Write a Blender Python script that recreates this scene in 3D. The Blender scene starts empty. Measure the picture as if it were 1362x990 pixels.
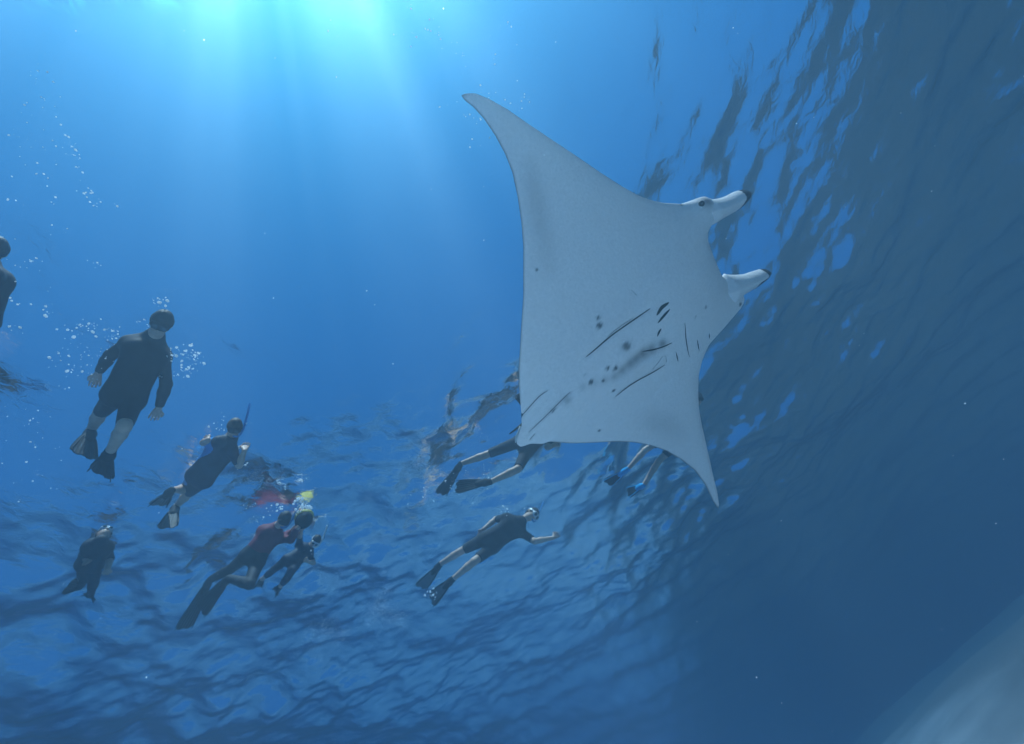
import bpy, bmesh, math, random
import numpy as np
from mathutils import Vector, Matrix
S = bpy.context.scene
COL = S.collection
R = math.radians
DEPTH = 5.0

# water and light settings
EXPO = 0.8
SUN_AT = (.15, -.335, .93)
SKYT = (.10, .50, .74); AIR = (1, 3.2, 3.5)
SCAT = (0, .0113, .0136); ABSO = (.15, .083, .048); ANI_BLUE = .05
TURB_COL = (.33, .29, .35); TURB = .055; ANI_TURB = .925
WAVES = [(9, .10, 3), (4, .06, 5), (1.6, .036, 7), (.65, .014, 9), (.28, .005, 7)]; SEED = 21
SLICK = (.62, 2.5, 6.5, 1.5)
BUMP = .009; BUMPS = 9
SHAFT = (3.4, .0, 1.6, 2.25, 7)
BANK = (-6.0, .235, .07, -1.9); SANDC = (.86, .66, .60); SAND_DIM = (.13, .105, .1)
# ------------------------------------------------------------------ camera
cd = bpy.data.cameras.new('camera')
cam = bpy.data.objects.new('camera', cd); COL.objects.link(cam)
S.camera = cam
cd.sensor_width = 36; cd.lens = 36*600/1362; cd.clip_start = .05; cd.clip_end = 2000
_u = Vector((420-681, 495-70, -600)).normalized()         # the zenith as the tilted camera sees it
_f = Vector((0, 0, -1)); _y = (_f-_u*_f.dot(_u)).normalized(); _x = _y.cross(_u)
M3 = Matrix((_x, _y, _u))
cam.matrix_world = Matrix.Translation((0, 0, -DEPTH)) @ M3.to_4x4()

# ------------------------------------------------------------------ daylight
SUN_DIR = Vector(SUN_AT).normalized()
el = math.asin(SUN_DIR.z); az = math.atan2(SUN_DIR.x, SUN_DIR.y)
W = bpy.data.worlds.new('World'); S.world = W; W.use_nodes = True
nt = W.node_tree; nt.nodes.clear()
sk = nt.nodes.new('ShaderNodeTexSky'); sk.sky_type = 'NISHITA'; sk.sun_disc = False
sk.sun_elevation = el; sk.sun_rotation = az; sk.air_density = AIR[0]; sk.dust_density = AIR[1]; sk.ozone_density = AIR[2]
bg = nt.nodes.new('ShaderNodeBackground'); bg.inputs[1].default_value = .15
wo = nt.nodes.new('ShaderNodeOutputWorld')
tn = nt.nodes.new('ShaderNodeMix'); tn.data_type = 'RGBA'; tn.blend_type = 'MULTIPLY'; tn.inputs[0].default_value = 1
tn.inputs[7].default_value = (*SKYT, 1); nt.links.new(sk.outputs[0], tn.inputs[6])       # deep clear tropical blue
nt.links.new(tn.outputs[2], bg.inputs[0]); nt.links.new(bg.outputs[0], wo.inputs[0])
sl = bpy.data.lights.new('sun', 'SUN'); sl.energy = 5; sl.angle = R(.5); sl.color = (1, .94, .88)
sun = bpy.data.objects.new('sun', sl); COL.objects.link(sun)
sun.rotation_euler = SUN_DIR.to_track_quat('Z', 'Y').to_euler(); sun.location = (0, 0, 30)
vs = S.view_settings; vs.view_transform = 'Standard'; vs.look = 'None'; vs.gamma = 1; vs.exposure = EXPO
S.render.engine = 'CYCLES'
cy = S.cycles
cy.use_denoising = True
try: cy.denoiser = 'OPENIMAGEDENOISE'
except Exception as e: print('NODENOISE', e)
cy.max_bounces = 8; cy.volume_bounces = 2; cy.transparent_max_bounces = 16; cy.diffuse_bounces = 3; cy.glossy_bounces = 4
cy.sample_clamp_indirect = 4
def mat(name):
    m = bpy.data.materials.new(name); m.use_nodes = True; m.node_tree.nodes.clear()
    N = m.node_tree.nodes; L = m.node_tree.links
    return m, N, L, N.new('ShaderNodeOutputMaterial')
def obj(name, me, m=None, parent=None, **kw):
    o = bpy.data.objects.new(name, me); COL.objects.link(o)
    if m: me.materials.append(m)
    if parent: o.parent = parent
    for k, v in kw.items(): o[k] = v
    return o
# ------------------------------------------------------------------ water body
m, N, L, out = mat('sea_water_body')
v = N.new('ShaderNodeVolumePrincipled')                    # the blue water itself: scatters blue, swallows red
D0 = .4
v.inputs['Density'].default_value = D0; v.inputs['Anisotropy'].default_value = ANI_BLUE
v.inputs['Color'].default_value = (*[c/D0 for c in SCAT], 1)
v.inputs['Absorption Color'].default_value = (*[max(0, 1-a/(D0-c))**2 for a, c in zip(ABSO, SCAT)], 1)
v2 = N.new('ShaderNodeVolumeScatter')                      # fine suspended matter: white, thrown forward, the glow round the sun
v2.inputs['Color'].default_value = (*TURB_COL, 1); v2.inputs['Density'].default_value = TURB; v2.inputs['Anisotropy'].default_value = ANI_TURB
ad = N.new('ShaderNodeAddShader'); L.new(v.outputs[0], ad.inputs[0]); L.new(v2.outputs[0], ad.inputs[1])
L.new(ad.outputs[0], out.inputs['Volume'])
bm = bmesh.new(); bmesh.ops.create_cube(bm, size=1)
bmesh.ops.scale(bm, vec=(240, 240, 15.2), verts=bm.verts); bmesh.ops.translate(bm, vec=(0, 60, -6.8), verts=bm.verts)
me = bpy.data.meshes.new('haze'); bm.to_mesh(me)
obj('haze', me, m, kind='stuff')
# ------------------------------------------------------------------ sea surface
def wave_height(x, y):
    rng = np.random.default_rng(SEED)
    h = np.zeros_like(x)
    gust = .72+.28*np.sin(x*.55+y*.21+1.1)*np.sin(y*.43-x*.18+.4)+.18*np.sin(x*1.3-y*.9)          # patches of rougher and calmer water
    rr = np.clip((np.hypot(x, y-.5)-SLICK[1])/(SLICK[2]-SLICK[1]), 0, 1); slick = SLICK[0]+(SLICK[3]-SLICK[0])*rr*rr*(3-2*rr)          # a calm slick overhead
    for lam, amp, n in WAVES:
        for k in range(n):
            a = rng.normal(.9, 1.2); l = lam*rng.uniform(.7, 1.4); p = rng.uniform(0, 6.28)
            kx, ky = 2*np.pi/l*np.cos(a), 2*np.pi/l*np.sin(a)
            ph = kx*x+ky*y+p+.5*np.sin(.37*kx*y-.31*ky*x+p*2)
            h += amp/np.sqrt(n)*(np.sin(ph)+.25*np.sin(2*ph+.6))*(gust*slick if lam < 3 else 1)
    return h
def grid_mesh(name, xs, ys, hf):
    X, Y = np.meshgrid(xs, ys, indexing='ij'); Z = hf(X, Y)
    nx, ny = X.shape
    co = np.stack([X, Y, Z], -1).reshape(-1, 3)
    i = np.arange(nx*ny).reshape(nx, ny)
    f = np.stack([i[:-1, :-1], i[1:, :-1], i[1:, 1:], i[:-1, 1:]], -1).reshape(-1, 4)
    return np_mesh(name, co, f)
def np_mesh(name, co, f, smooth=True):
    me = bpy.data.meshes.new(name); k = f.shape[1]
    me.vertices.add(len(co)); me.vertices.foreach_set('co', np.ascontiguousarray(co, 'f').ravel())
    me.loops.add(f.size); me.loops.foreach_set('vertex_index', np.ascontiguousarray(f, 'i').ravel())
    me.polygons.add(len(f)); me.polygons.foreach_set('loop_start', np.arange(0, f.size, k, dtype='i'))
    me.update(calc_edges=True); me.validate()
    me.polygons.foreach_set('use_smooth', np.full(len(f), smooth))
    return me
def spaced(lo, hi, a, b, fine, coarse):
    l = [a]
    s = fine
    while l[-1] > lo: s = min(s*1.06, coarse); l.append(l[-1]-s)
    r = list(np.arange(a+fine, b, fine))
    s = fine; q = [b]
    while q[-1] < hi: s = min(s*1.06, coarse); q.append(q[-1]+s)
    return np.array(l[::-1]+r+q)
me = grid_mesh('water_surface', spaced(-110, 110, -8, 6, .05, 1.2), spaced(-50, 170, -3.5, 12, .05, 1.2), wave_height)
m, N, L, out = mat('sea_surface')
tc = N.new('ShaderNodeTexCoord')
mp = N.new('ShaderNodeMapping'); mp.inputs['Rotation'].default_value = (0, 0, .6); mp.inputs['Scale'].default_value = (1, .7, 1)
L.new(tc.outputs['Object'], mp.inputs[0])
n1 = N.new('ShaderNodeTexNoise'); n1.inputs['Scale'].default_value = BUMPS; n1.inputs['Detail'].default_value = 4; n1.inputs['Distortion'].default_value = .8
L.new(mp.outputs[0], n1.inputs['Vector'])
bp = N.new('ShaderNodeBump'); bp.inputs['Strength'].default_value = 1; bp.inputs['Distance'].default_value = BUMP
L.new(n1.outputs[0], bp.inputs['Height'])
fr = N.new('ShaderNodeFresnel'); fr.inputs['IOR'].default_value = 1.333; L.new(bp.outputs[0], fr.inputs['Normal'])
tr = N.new('ShaderNodeBsdfTransparent')
# painted blotches in the transparent colour, dimmed and boosted, stand in for wave-focused shafts
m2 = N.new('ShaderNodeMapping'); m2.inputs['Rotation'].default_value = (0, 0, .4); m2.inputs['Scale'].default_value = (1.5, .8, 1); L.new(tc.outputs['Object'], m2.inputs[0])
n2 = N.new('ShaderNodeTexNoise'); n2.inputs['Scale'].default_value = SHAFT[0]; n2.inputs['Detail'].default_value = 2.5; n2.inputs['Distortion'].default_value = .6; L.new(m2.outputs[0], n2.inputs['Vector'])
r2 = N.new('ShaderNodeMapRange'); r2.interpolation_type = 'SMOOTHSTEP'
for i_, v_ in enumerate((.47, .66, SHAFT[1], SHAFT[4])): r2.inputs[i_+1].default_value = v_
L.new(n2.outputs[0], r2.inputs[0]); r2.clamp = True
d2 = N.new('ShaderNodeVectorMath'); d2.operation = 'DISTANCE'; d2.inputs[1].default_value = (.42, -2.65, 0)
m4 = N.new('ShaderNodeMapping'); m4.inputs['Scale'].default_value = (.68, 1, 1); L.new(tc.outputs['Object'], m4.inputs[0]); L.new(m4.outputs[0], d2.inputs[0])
f2 = N.new('ShaderNodeMapRange'); f2.interpolation_type = 'SMOOTHSTEP'                       # keeps the painted shaft blotches to one patch above the view
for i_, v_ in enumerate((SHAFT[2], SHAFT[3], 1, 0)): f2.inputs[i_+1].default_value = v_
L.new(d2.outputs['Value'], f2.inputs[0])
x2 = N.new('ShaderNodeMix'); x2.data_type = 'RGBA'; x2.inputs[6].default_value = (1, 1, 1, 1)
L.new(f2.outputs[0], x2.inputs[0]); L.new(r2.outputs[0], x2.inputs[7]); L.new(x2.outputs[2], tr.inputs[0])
gl = N.new('ShaderNodeBsdfGlossy'); gl.inputs['Roughness'].default_value = .045
L.new(bp.outputs[0], gl.inputs['Normal'])
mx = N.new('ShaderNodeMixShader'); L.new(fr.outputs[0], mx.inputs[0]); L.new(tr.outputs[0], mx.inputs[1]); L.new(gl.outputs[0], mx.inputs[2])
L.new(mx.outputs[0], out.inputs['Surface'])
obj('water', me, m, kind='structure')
# ------------------------------------------------------------------ sand
def sand_height(x, y):
    p = BANK[0]+BANK[1]*x+BANK[2]*y+.25*np.sin(x*.33+y*.2+1)*np.cos(y*.27-x*.1)      # a shoal that climbs away to the right
    p = -13+np.logaddexp(0, (p+13)*1.5)/1.5
    p = BANK[3]-np.logaddexp(0, (BANK[3]-p)*.55)/.55
    return p+.05*np.sin(x*.9+y*.5)*np.cos(y*.7-x*.3)+.02*np.sin(x*2.3-y*1.1+np.sin(y*1.7))
me = grid_mesh('sand_bottom', spaced(-118, 118, -8, 16, .25, 2), spaced(-58, 178, -4, 24, .25, 2), sand_height)
m, N, L, out = mat('sand')
p = N.new('ShaderNodeBsdfPrincipled'); p.inputs['Roughness'].default_value = .95
tc = N.new('ShaderNodeTexCoord')                            # sand brightened to bounce light on the belly, darkened at right to dim reflections
nz = N.new('ShaderNodeTexNoise'); nz.inputs['Scale'].default_value = .35; nz.inputs['Detail'].default_value = 6; L.new(tc.outputs['Object'], nz.inputs['Vector'])
ds = N.new('ShaderNodeVectorMath'); ds.operation = 'DOT_PRODUCT'; ds.inputs[1].default_value = (.9, .12, 0); L.new(tc.outputs['Object'], ds.inputs[0])
ma = N.new('ShaderNodeMath'); ma.operation = 'MULTIPLY_ADD'; ma.inputs[1].default_value = 5; L.new(nz.outputs[0], ma.inputs[0]); L.new(ds.outputs['Value'], ma.inputs[2])
rg = N.new('ShaderNodeMapRange'); rg.interpolation_type = 'SMOOTHSTEP'; rg.inputs[1].default_value = 3; rg.inputs[2].default_value = 7; L.new(ma.outputs[0], rg.inputs[0])
mc = N.new('ShaderNodeMix'); mc.data_type = 'RGBA'; mc.inputs[6].default_value = (*SANDC, 1); mc.inputs[7].default_value = (*SAND_DIM, 1)
L.new(rg.outputs[0], mc.inputs[0]); L.new(mc.outputs[2], p.inputs['Base Color'])
L.new(p.outputs[0], out.inputs['Surface'])
obj('sand_bottom', me, m, kind='structure')
# ------------------------------------------------------------------ measured outlines and poses, in metres
MANTA = {"LW": [-2.288, -2.246, -2.093, -1.82, -1.538, -1.27, -1.081, -0.937, -0.789, -0.69, -0.612, -0.579, -0.556, -0.511, -0.438, -0.273, -0.154, -0.063, 0.01, 0.11, 0.203, 0.28, 0.314, 0.379, 0.461, 0.542, 0.583, 0.614, 0.738, 0.814, 0.918, 1.06, 1.251, 1.486, 1.682, 1.871, 2.018, 2.145, 2.223, 2.255, 2.266], "LA": [1.17, 1.2, 1.244, 1.298, 1.369, 1.438, 1.501, 1.574, 1.67, 1.779, 1.919, 2.033, 2.423, 2.489, 2.486, 2.416, 2.356, 2.358, 2.36, 2.369, 2.386, 2.435, 2.55, 2.654, 2.637, 2.56, 2.424, 2.325, 2.15, 2.069, 1.979, 1.886, 1.777, 1.654, 1.549, 1.451, 1.38, 1.302, 1.24, 1.188, 1.135], "TW": [-2.288, -2.146, -1.88, -1.63, -1.403, -1.182, -1.005, -0.852, -0.703, -0.541, -0.383, -0.222, -0.199, -0.119, -0.081, -0.029, 0.011, 0.059, 0.131, 0.202, 0.331, 0.447, 0.571, 0.724, 0.875, 1.011, 1.168, 1.318, 1.487, 1.646, 1.778, 1.92, 2.059, 2.164, 2.221, 2.266], "TA": [1.17, 1.155, 1.164, 1.139, 1.071, 0.98, 0.873, 0.76, 0.62, 0.436, 0.262, 0.12, 0.064, -0.013, -0.097, -0.106, -0.058, 0.019, 0.069, 0.114, 0.19, 0.277, 0.383, 0.515, 0.648, 0.752, 0.872, 0.969, 1.061, 1.133, 1.166, 1.182, 1.181, 1.163, 1.139, 1.135], "feat": {"spots": [[1.038, 0.366, 0.016, 0.95], [1.007, 0.312, 0.022, 0.95], [1.082, 0.043, 0.032, 0.7], [0.848, -0.001, 0.016, 0.95], [0.903, -0.049, 0.02, 0.95], [0.667, -0.003, 0.02, 0.95], [0.764, -0.067, 0.014, 0.9], [0.8, -0.218, 0.015, 0.9], [0.528, -0.471, 0.013, 0.8], [0.857, 0.97, 0.012, 0.8], [0.28, 0.002, 0.011, 0.7], [0.303, 0.003, 0.01, 0.7], [2.347, -0.484, 0.018, 0.8], [1.93, -0.202, 0.013, 0.6], [1.784, -0.197, 0.01, 0.5], [2.3, 0.618, 0.013, 0.8], [0.661, 0.079, 0.006, 0.6]], "soft": [[1.293, 1.636, 0.062, 0.07], [1.253, 1.554, 0.074, 0.09], [1.216, 1.475, 0.08, 0.11], [1.173, 1.398, 0.086, 0.12], [1.135, 1.318, 0.087, 0.12], [1.096, 1.237, 0.088, 0.12], [1.057, 1.155, 0.089, 0.1], [1.018, 1.072, 0.089, 0.09], [0.978, 0.989, 0.09, 0.07], [0.933, 0.908, 0.09, 0.05], [0.949, -0.728, 0.122, 0.07], [1.018, -0.812, 0.124, 0.09], [1.082, -0.911, 0.125, 0.11], [1.132, -1.018, 0.12, 0.1], [1.16, -1.137, 0.104, 0.07], [0.426, 0.004, 0.037, 0.4], [1.376, -0.167, 0.04, 0.65], [1.273, -0.138, 0.046, 0.58], [1.186, -0.12, 0.049, 0.62], [1.112, -0.114, 0.044, 0.58], [1.041, -0.113, 0.048, 0.58], [0.953, -0.115, 0.045, 0.5], [0.868, -0.112, 0.044, 0.36], [0.776, -0.074, 0.036, 0.3], [0.688, -0.033, 0.034, 0.22], [0.59, 0.006, 0.031, 0.2], [1.081, 0.042, 0.051, 0.25], [2.485, 0.518, 0.065, 0.55]], "gill_slit": [[[[1.449, 0.08], [1.526, 0.104], [1.605, 0.094]], 0.0308], [[[1.419, 0.022], [1.503, 0.036], [1.58, 0.044]], 0.0225], [[[1.362, -0.077], [1.389, -0.051], [1.422, -0.04]], 0.022], [[[1.653, -0.161], [1.618, -0.302], [1.603, -0.431], [1.6, -0.514]], 0.0117], [[[1.736, -0.416], [1.727, -0.48], [1.721, -0.541]], 0.0131], [[[1.479, -0.351], [1.476, -0.405], [1.473, -0.458]], 0.0119], [[[1.885, -0.465], [1.879, -0.488], [1.868, -0.515]], 0.0132]], "skin_fold": [[[[0.762, 0.183], [0.823, 0.182], [0.923, 0.188], [1.035, 0.192], [1.197, 0.179], [1.324, 0.169], [1.439, 0.157]], 0.0165], [[[0.997, 0.2], [1.067, 0.207], [1.121, 0.204], [1.222, 0.196], [1.273, 0.188]], 0.0057], [[[1.192, -0.105], [1.253, -0.143], [1.308, -0.168], [1.374, -0.196], [1.467, -0.232]], 0.0181], [[[0.804, -0.292], [0.872, -0.29], [0.964, -0.294], [1.058, -0.314], [1.146, -0.341], [1.239, -0.364], [1.336, -0.382]], 0.0175], [[[1.409, 0.368], [1.414, 0.345], [1.415, 0.31]], 0.0082], [[[0.073, 0.122], [0.171, 0.144], [0.275, 0.166], [0.352, 0.157]], 0.0089], [[[0.025, -0.019], [0.165, -0.0], [0.391, 0.03], [0.491, 0.038]], 0.0072], [[[-0.008, -0.081], [0.025, -0.071], [0.062, -0.061]], 0.0079], [[[1.205, -0.325], [1.272, -0.311], [1.339, -0.284]], 0.0051], [[[1.363, -0.295], [1.369, -0.332], [1.361, -0.37]], 0.0068]], "ceph1": [[2.458, 0.427, 0.04, 0.13], [2.559, 0.379, 0.05, 0.109], [2.637, 0.357, 0.06, 0.09], [2.718, 0.337, 0.07, 0.083], [2.812, 0.321, 0.08, 0.084], [2.889, 0.312, 0.09, 0.068], [2.96, 0.306, 0.09, 0.036]], "ceph2": [[2.255, -0.294, 0.03, 0.224], [2.351, -0.331, 0.04, 0.165], [2.454, -0.359, 0.05, 0.114], [2.535, -0.388, 0.06, 0.093], [2.63, -0.415, 0.07, 0.085], [2.718, -0.436, 0.08, 0.072], [2.787, -0.455, 0.08, 0.054], [2.832, -0.469, 0.08, 0.027]], "eye": [2.492, 0.522], "claw": [[0.019, 0.033], [-0.093, 0.039], [-0.011, 0.027], [-0.017, -0.003], [-0.053, -0.029], [-0.104, -0.042]], "dorsal": [[0.147, 0.144], [0.145, 0.222], [0.167, 0.245], [0.192, 0.239], [0.215, 0.143]]}, "A": [0.9653, 0.0114, 0.2609], "B": [-0.0781, -0.9407, 0.33], "n": [0.2492, -0.339, -0.9072], "tail": [-0.1722, 2.6982, -2.4843]}
PEOPLE = {
    'man': {"pelvis": [-3.336, 1.434, -0.48], "neck": [-2.854, 1.21, -0.141], "head": [-2.672, 1.124, -0.178], "sa": [-3.024, 1.1, -0.116], "sb": [-2.915, 1.4, -0.101], "ea": [-3.33, 1.156, -0.099], "eb": [-3.102, 1.619, -0.3], "wa": [-3.569, 1.237, -0.09], "wb": [-3.314, 1.759, -0.386], "ta": [-3.702, 1.313, -0.09], "tb": [-3.475, 1.838, -0.351], "ha": [-3.431, 1.417, -0.432], "hb": [-3.362, 1.531, -0.443], "ka": [-3.827, 1.537, -0.254], "kb": [-3.305, 1.547, -0.89], "aa": [-4.197, 1.694, -0.09], "ab": [-3.694, 1.72, -0.778], "fa": [-3.963, 1.658, -0.663], "fb": [-4.22, 1.98, -0.577]},
    'teen': {"pelvis": [-3.78, 2.73, -0.36], "neck": [-3.311, 2.647, -0.09], "head": [-3.17, 2.543, -0.1], "sa": [-3.3, 2.511, -0.202], "sb": [-3.252, 2.669, -0.254], "ea": [-3.555, 2.499, -0.118], "eb": [-3.389, 2.886, -0.334], "wa": [-3.388, 2.424, -0.26], "wb": [-3.196, 2.757, -0.332], "ta": [-3.482, 2.45, -0.136], "tb": [-3.204, 2.777, -0.176], "ha": [-3.846, 2.718, -0.296], "hb": [-3.814, 2.81, -0.329], "ka": [-4.178, 2.873, -0.165], "kb": [-4.173, 2.919, -0.225], "aa": [-4.056, 2.636, -0.435], "ab": [-4.512, 3.052, -0.118], "fa": [-4.582, 2.87, -0.204], "fb": [-4.291, 2.868, -0.667]},
    'kid': {"pelvis": [-5.505, 2.917, -0.4], "neck": [-5.113, 2.722, -0.43], "head": [-5.167, 2.751, -0.285], "sa": [-5.263, 2.717, -0.381], "sb": [-5.175, 2.86, -0.387], "ea": [-5.484, 2.8, -0.341], "eb": [-5.352, 3.023, -0.382], "wa": [-5.359, 2.786, -0.506], "wb": [-5.272, 3.006, -0.573], "ta": [-5.265, 2.79, -0.61], "tb": [-5.397, 3.065, -0.548], "ha": [-5.584, 2.916, -0.374], "hb": [-5.533, 2.993, -0.381], "ka": [-5.87, 3.11, -0.331], "kb": [-5.805, 3.209, -0.366], "aa": [-6.144, 3.266, -0.205], "ab": [-6.087, 3.382, -0.288], "fa": [-5.784, 2.972, -0.535], "fb": [-6.475, 3.588, -0.09]},
    'woman': {"pelvis": [-4.372, 4.198, -0.42], "neck": [-4.035, 4.242, -0.09], "head": [-3.865, 4.177, -0.102], "sa": [-4.15, 4.128, -0.09], "sb": [-4.1, 4.41, -0.12], "ea": [-4.079, 4.35, -0.242], "eb": [-3.915, 4.386, -0.327], "wa": [-4.001, 4.459, -0.09], "wb": [-3.706, 4.269, -0.314], "ta": [-3.863, 4.448, -0.09], "tb": [-3.697, 4.359, -0.179], "ha": [-4.451, 4.171, -0.372], "hb": [-4.363, 4.277, -0.486], "ka": [-4.83, 4.285, -0.298], "kb": [-4.328, 4.162, -0.871], "aa": [-5.217, 4.315, -0.232], "ab": [-4.633, 4.102, -0.63], "fa": [-6.069, 4.749, -0.397], "fb": [-5.514, 4.487, -0.5]},
    'child': {"pelvis": [-4.157, 4.678, -0.42], "neck": [-4.01, 4.903, -0.132], "head": [-3.868, 4.844, -0.14], "sa": [-4.074, 4.767, -0.09], "sb": [-4.08, 5.024, -0.153], "ea": [-3.946, 4.597, -0.121], "eb": [-4.034, 5.002, -0.363], "wa": [-3.819, 4.477, -0.184], "wb": [-4.001, 4.833, -0.432], "ta": [-3.732, 4.388, -0.207], "tb": [-3.957, 4.716, -0.449], "ha": [-4.198, 4.634, -0.377], "hb": [-4.151, 4.749, -0.442], "ka": [-4.494, 4.72, -0.325], "kb": [-4.138, 4.601, -0.717], "aa": [-4.782, 4.807, -0.282], "ab": [-4.387, 4.758, -0.638], "fa": [-5.099, 5.057, -0.165], "fb": [-4.714, 4.975, -0.488]},
    'legs': {"pelvis": [-0.42, 5.262, -0.33], "neck": [0.156, 5.217, -0.299], "head": [0.355, 5.2, -0.296], "sa": [0.097, 5.071, -0.146], "sb": [0.089, 5.369, -0.397], "ea": [0.032, 4.788, -0.2], "eb": [-0.139, 5.299, -0.57], "wa": [-0.024, 5.036, -0.207], "wb": [-0.048, 5.135, -0.742], "ta": [0.018, 5.204, -0.197], "tb": [0.035, 5.259, -0.655], "ha": [-0.453, 5.238, -0.237], "hb": [-0.454, 5.325, -0.407], "ka": [-1.002, 5.116, -0.221], "kb": [-0.667, 5.166, -0.741], "aa": [-1.409, 5.047, -0.166], "ab": [-1.092, 5.081, -0.749], "fa": [-1.994, 5.371, -0.214], "fb": [-1.657, 5.155, -0.397]},
    'shirtman': {"pelvis": [-1.734, 6.265, -0.8], "neck": [-1.13, 6.33, -0.737], "head": [-0.949, 6.402, -0.676], "sa": [-1.26, 6.205, -0.598], "sb": [-1.171, 6.518, -0.806], "ea": [-1.515, 6.314, -0.457], "eb": [-1.094, 6.444, -1.098], "wa": [-1.736, 6.211, -0.569], "wb": [-0.819, 6.521, -1.171], "ta": [-1.875, 6.329, -0.565], "tb": [-0.722, 6.649, -1.084], "ha": [-1.795, 6.246, -0.713], "hb": [-1.728, 6.363, -0.842], "ka": [-2.245, 6.216, -0.7], "kb": [-2.019, 6.099, -1.063], "aa": [-2.656, 6.347, -0.612], "ab": [-2.449, 6.196, -1.069], "fa": [-3.28, 6.705, -0.579], "fb": [-3.073, 6.54, -0.972]},
    'bluefins': {"pelvis": [1.917, 7.076, -0.4], "neck": [2.413, 6.972, -0.247], "head": [2.577, 6.837, -0.144], "sa": [2.349, 6.916, -0.09], "sb": [2.461, 7.15, -0.292], "ea": [2.142, 6.734, -0.182], "eb": [2.399, 7.426, -0.357], "wa": [1.994, 6.924, -0.114], "wb": [2.219, 7.598, -0.341], "ta": [1.858, 6.858, -0.191], "tb": [2.108, 7.714, -0.285], "ha": [1.872, 7.065, -0.311], "hb": [1.942, 7.158, -0.452], "ka": [1.317, 7.145, -0.278], "kb": [1.405, 7.302, -0.519], "aa": [0.88, 7.248, -0.355], "ab": [0.949, 7.45, -0.674], "fa": [0.4, 7.597, -0.176], "fb": [0.65, 7.897, -0.366]},
    'edge': {"pelvis": [-3.601, 0.311, -0.36], "neck": [-3.292, 0.048, -0.09], "head": [-3.12, -0.01, -0.144], "sa": [-3.262, 0.009, -0.273], "sb": [-3.191, 0.091, -0.245], "ea": [-3.528, 0.019, -0.16], "eb": [-3.429, 0.218, -0.138], "wa": [-3.747, 0.135, -0.123], "wb": [-3.392, 0.279, -0.378], "ta": [-3.71, 0.199, -0.276], "tb": [-3.537, 0.33, -0.305], "ha": [-3.684, 0.292, -0.308], "hb": [-3.646, 0.347, -0.278], "ka": [-4.038, 0.519, -0.317], "kb": [-3.997, 0.576, -0.31], "aa": [-4.395, 0.717, -0.289], "ab": [-4.347, 0.788, -0.292], "fa": [-4.984, 1.002, -0.144], "fb": [-4.933, 1.088, -0.167]},
}
FLOAT = (-3.65, 4.32, -.19)
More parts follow.
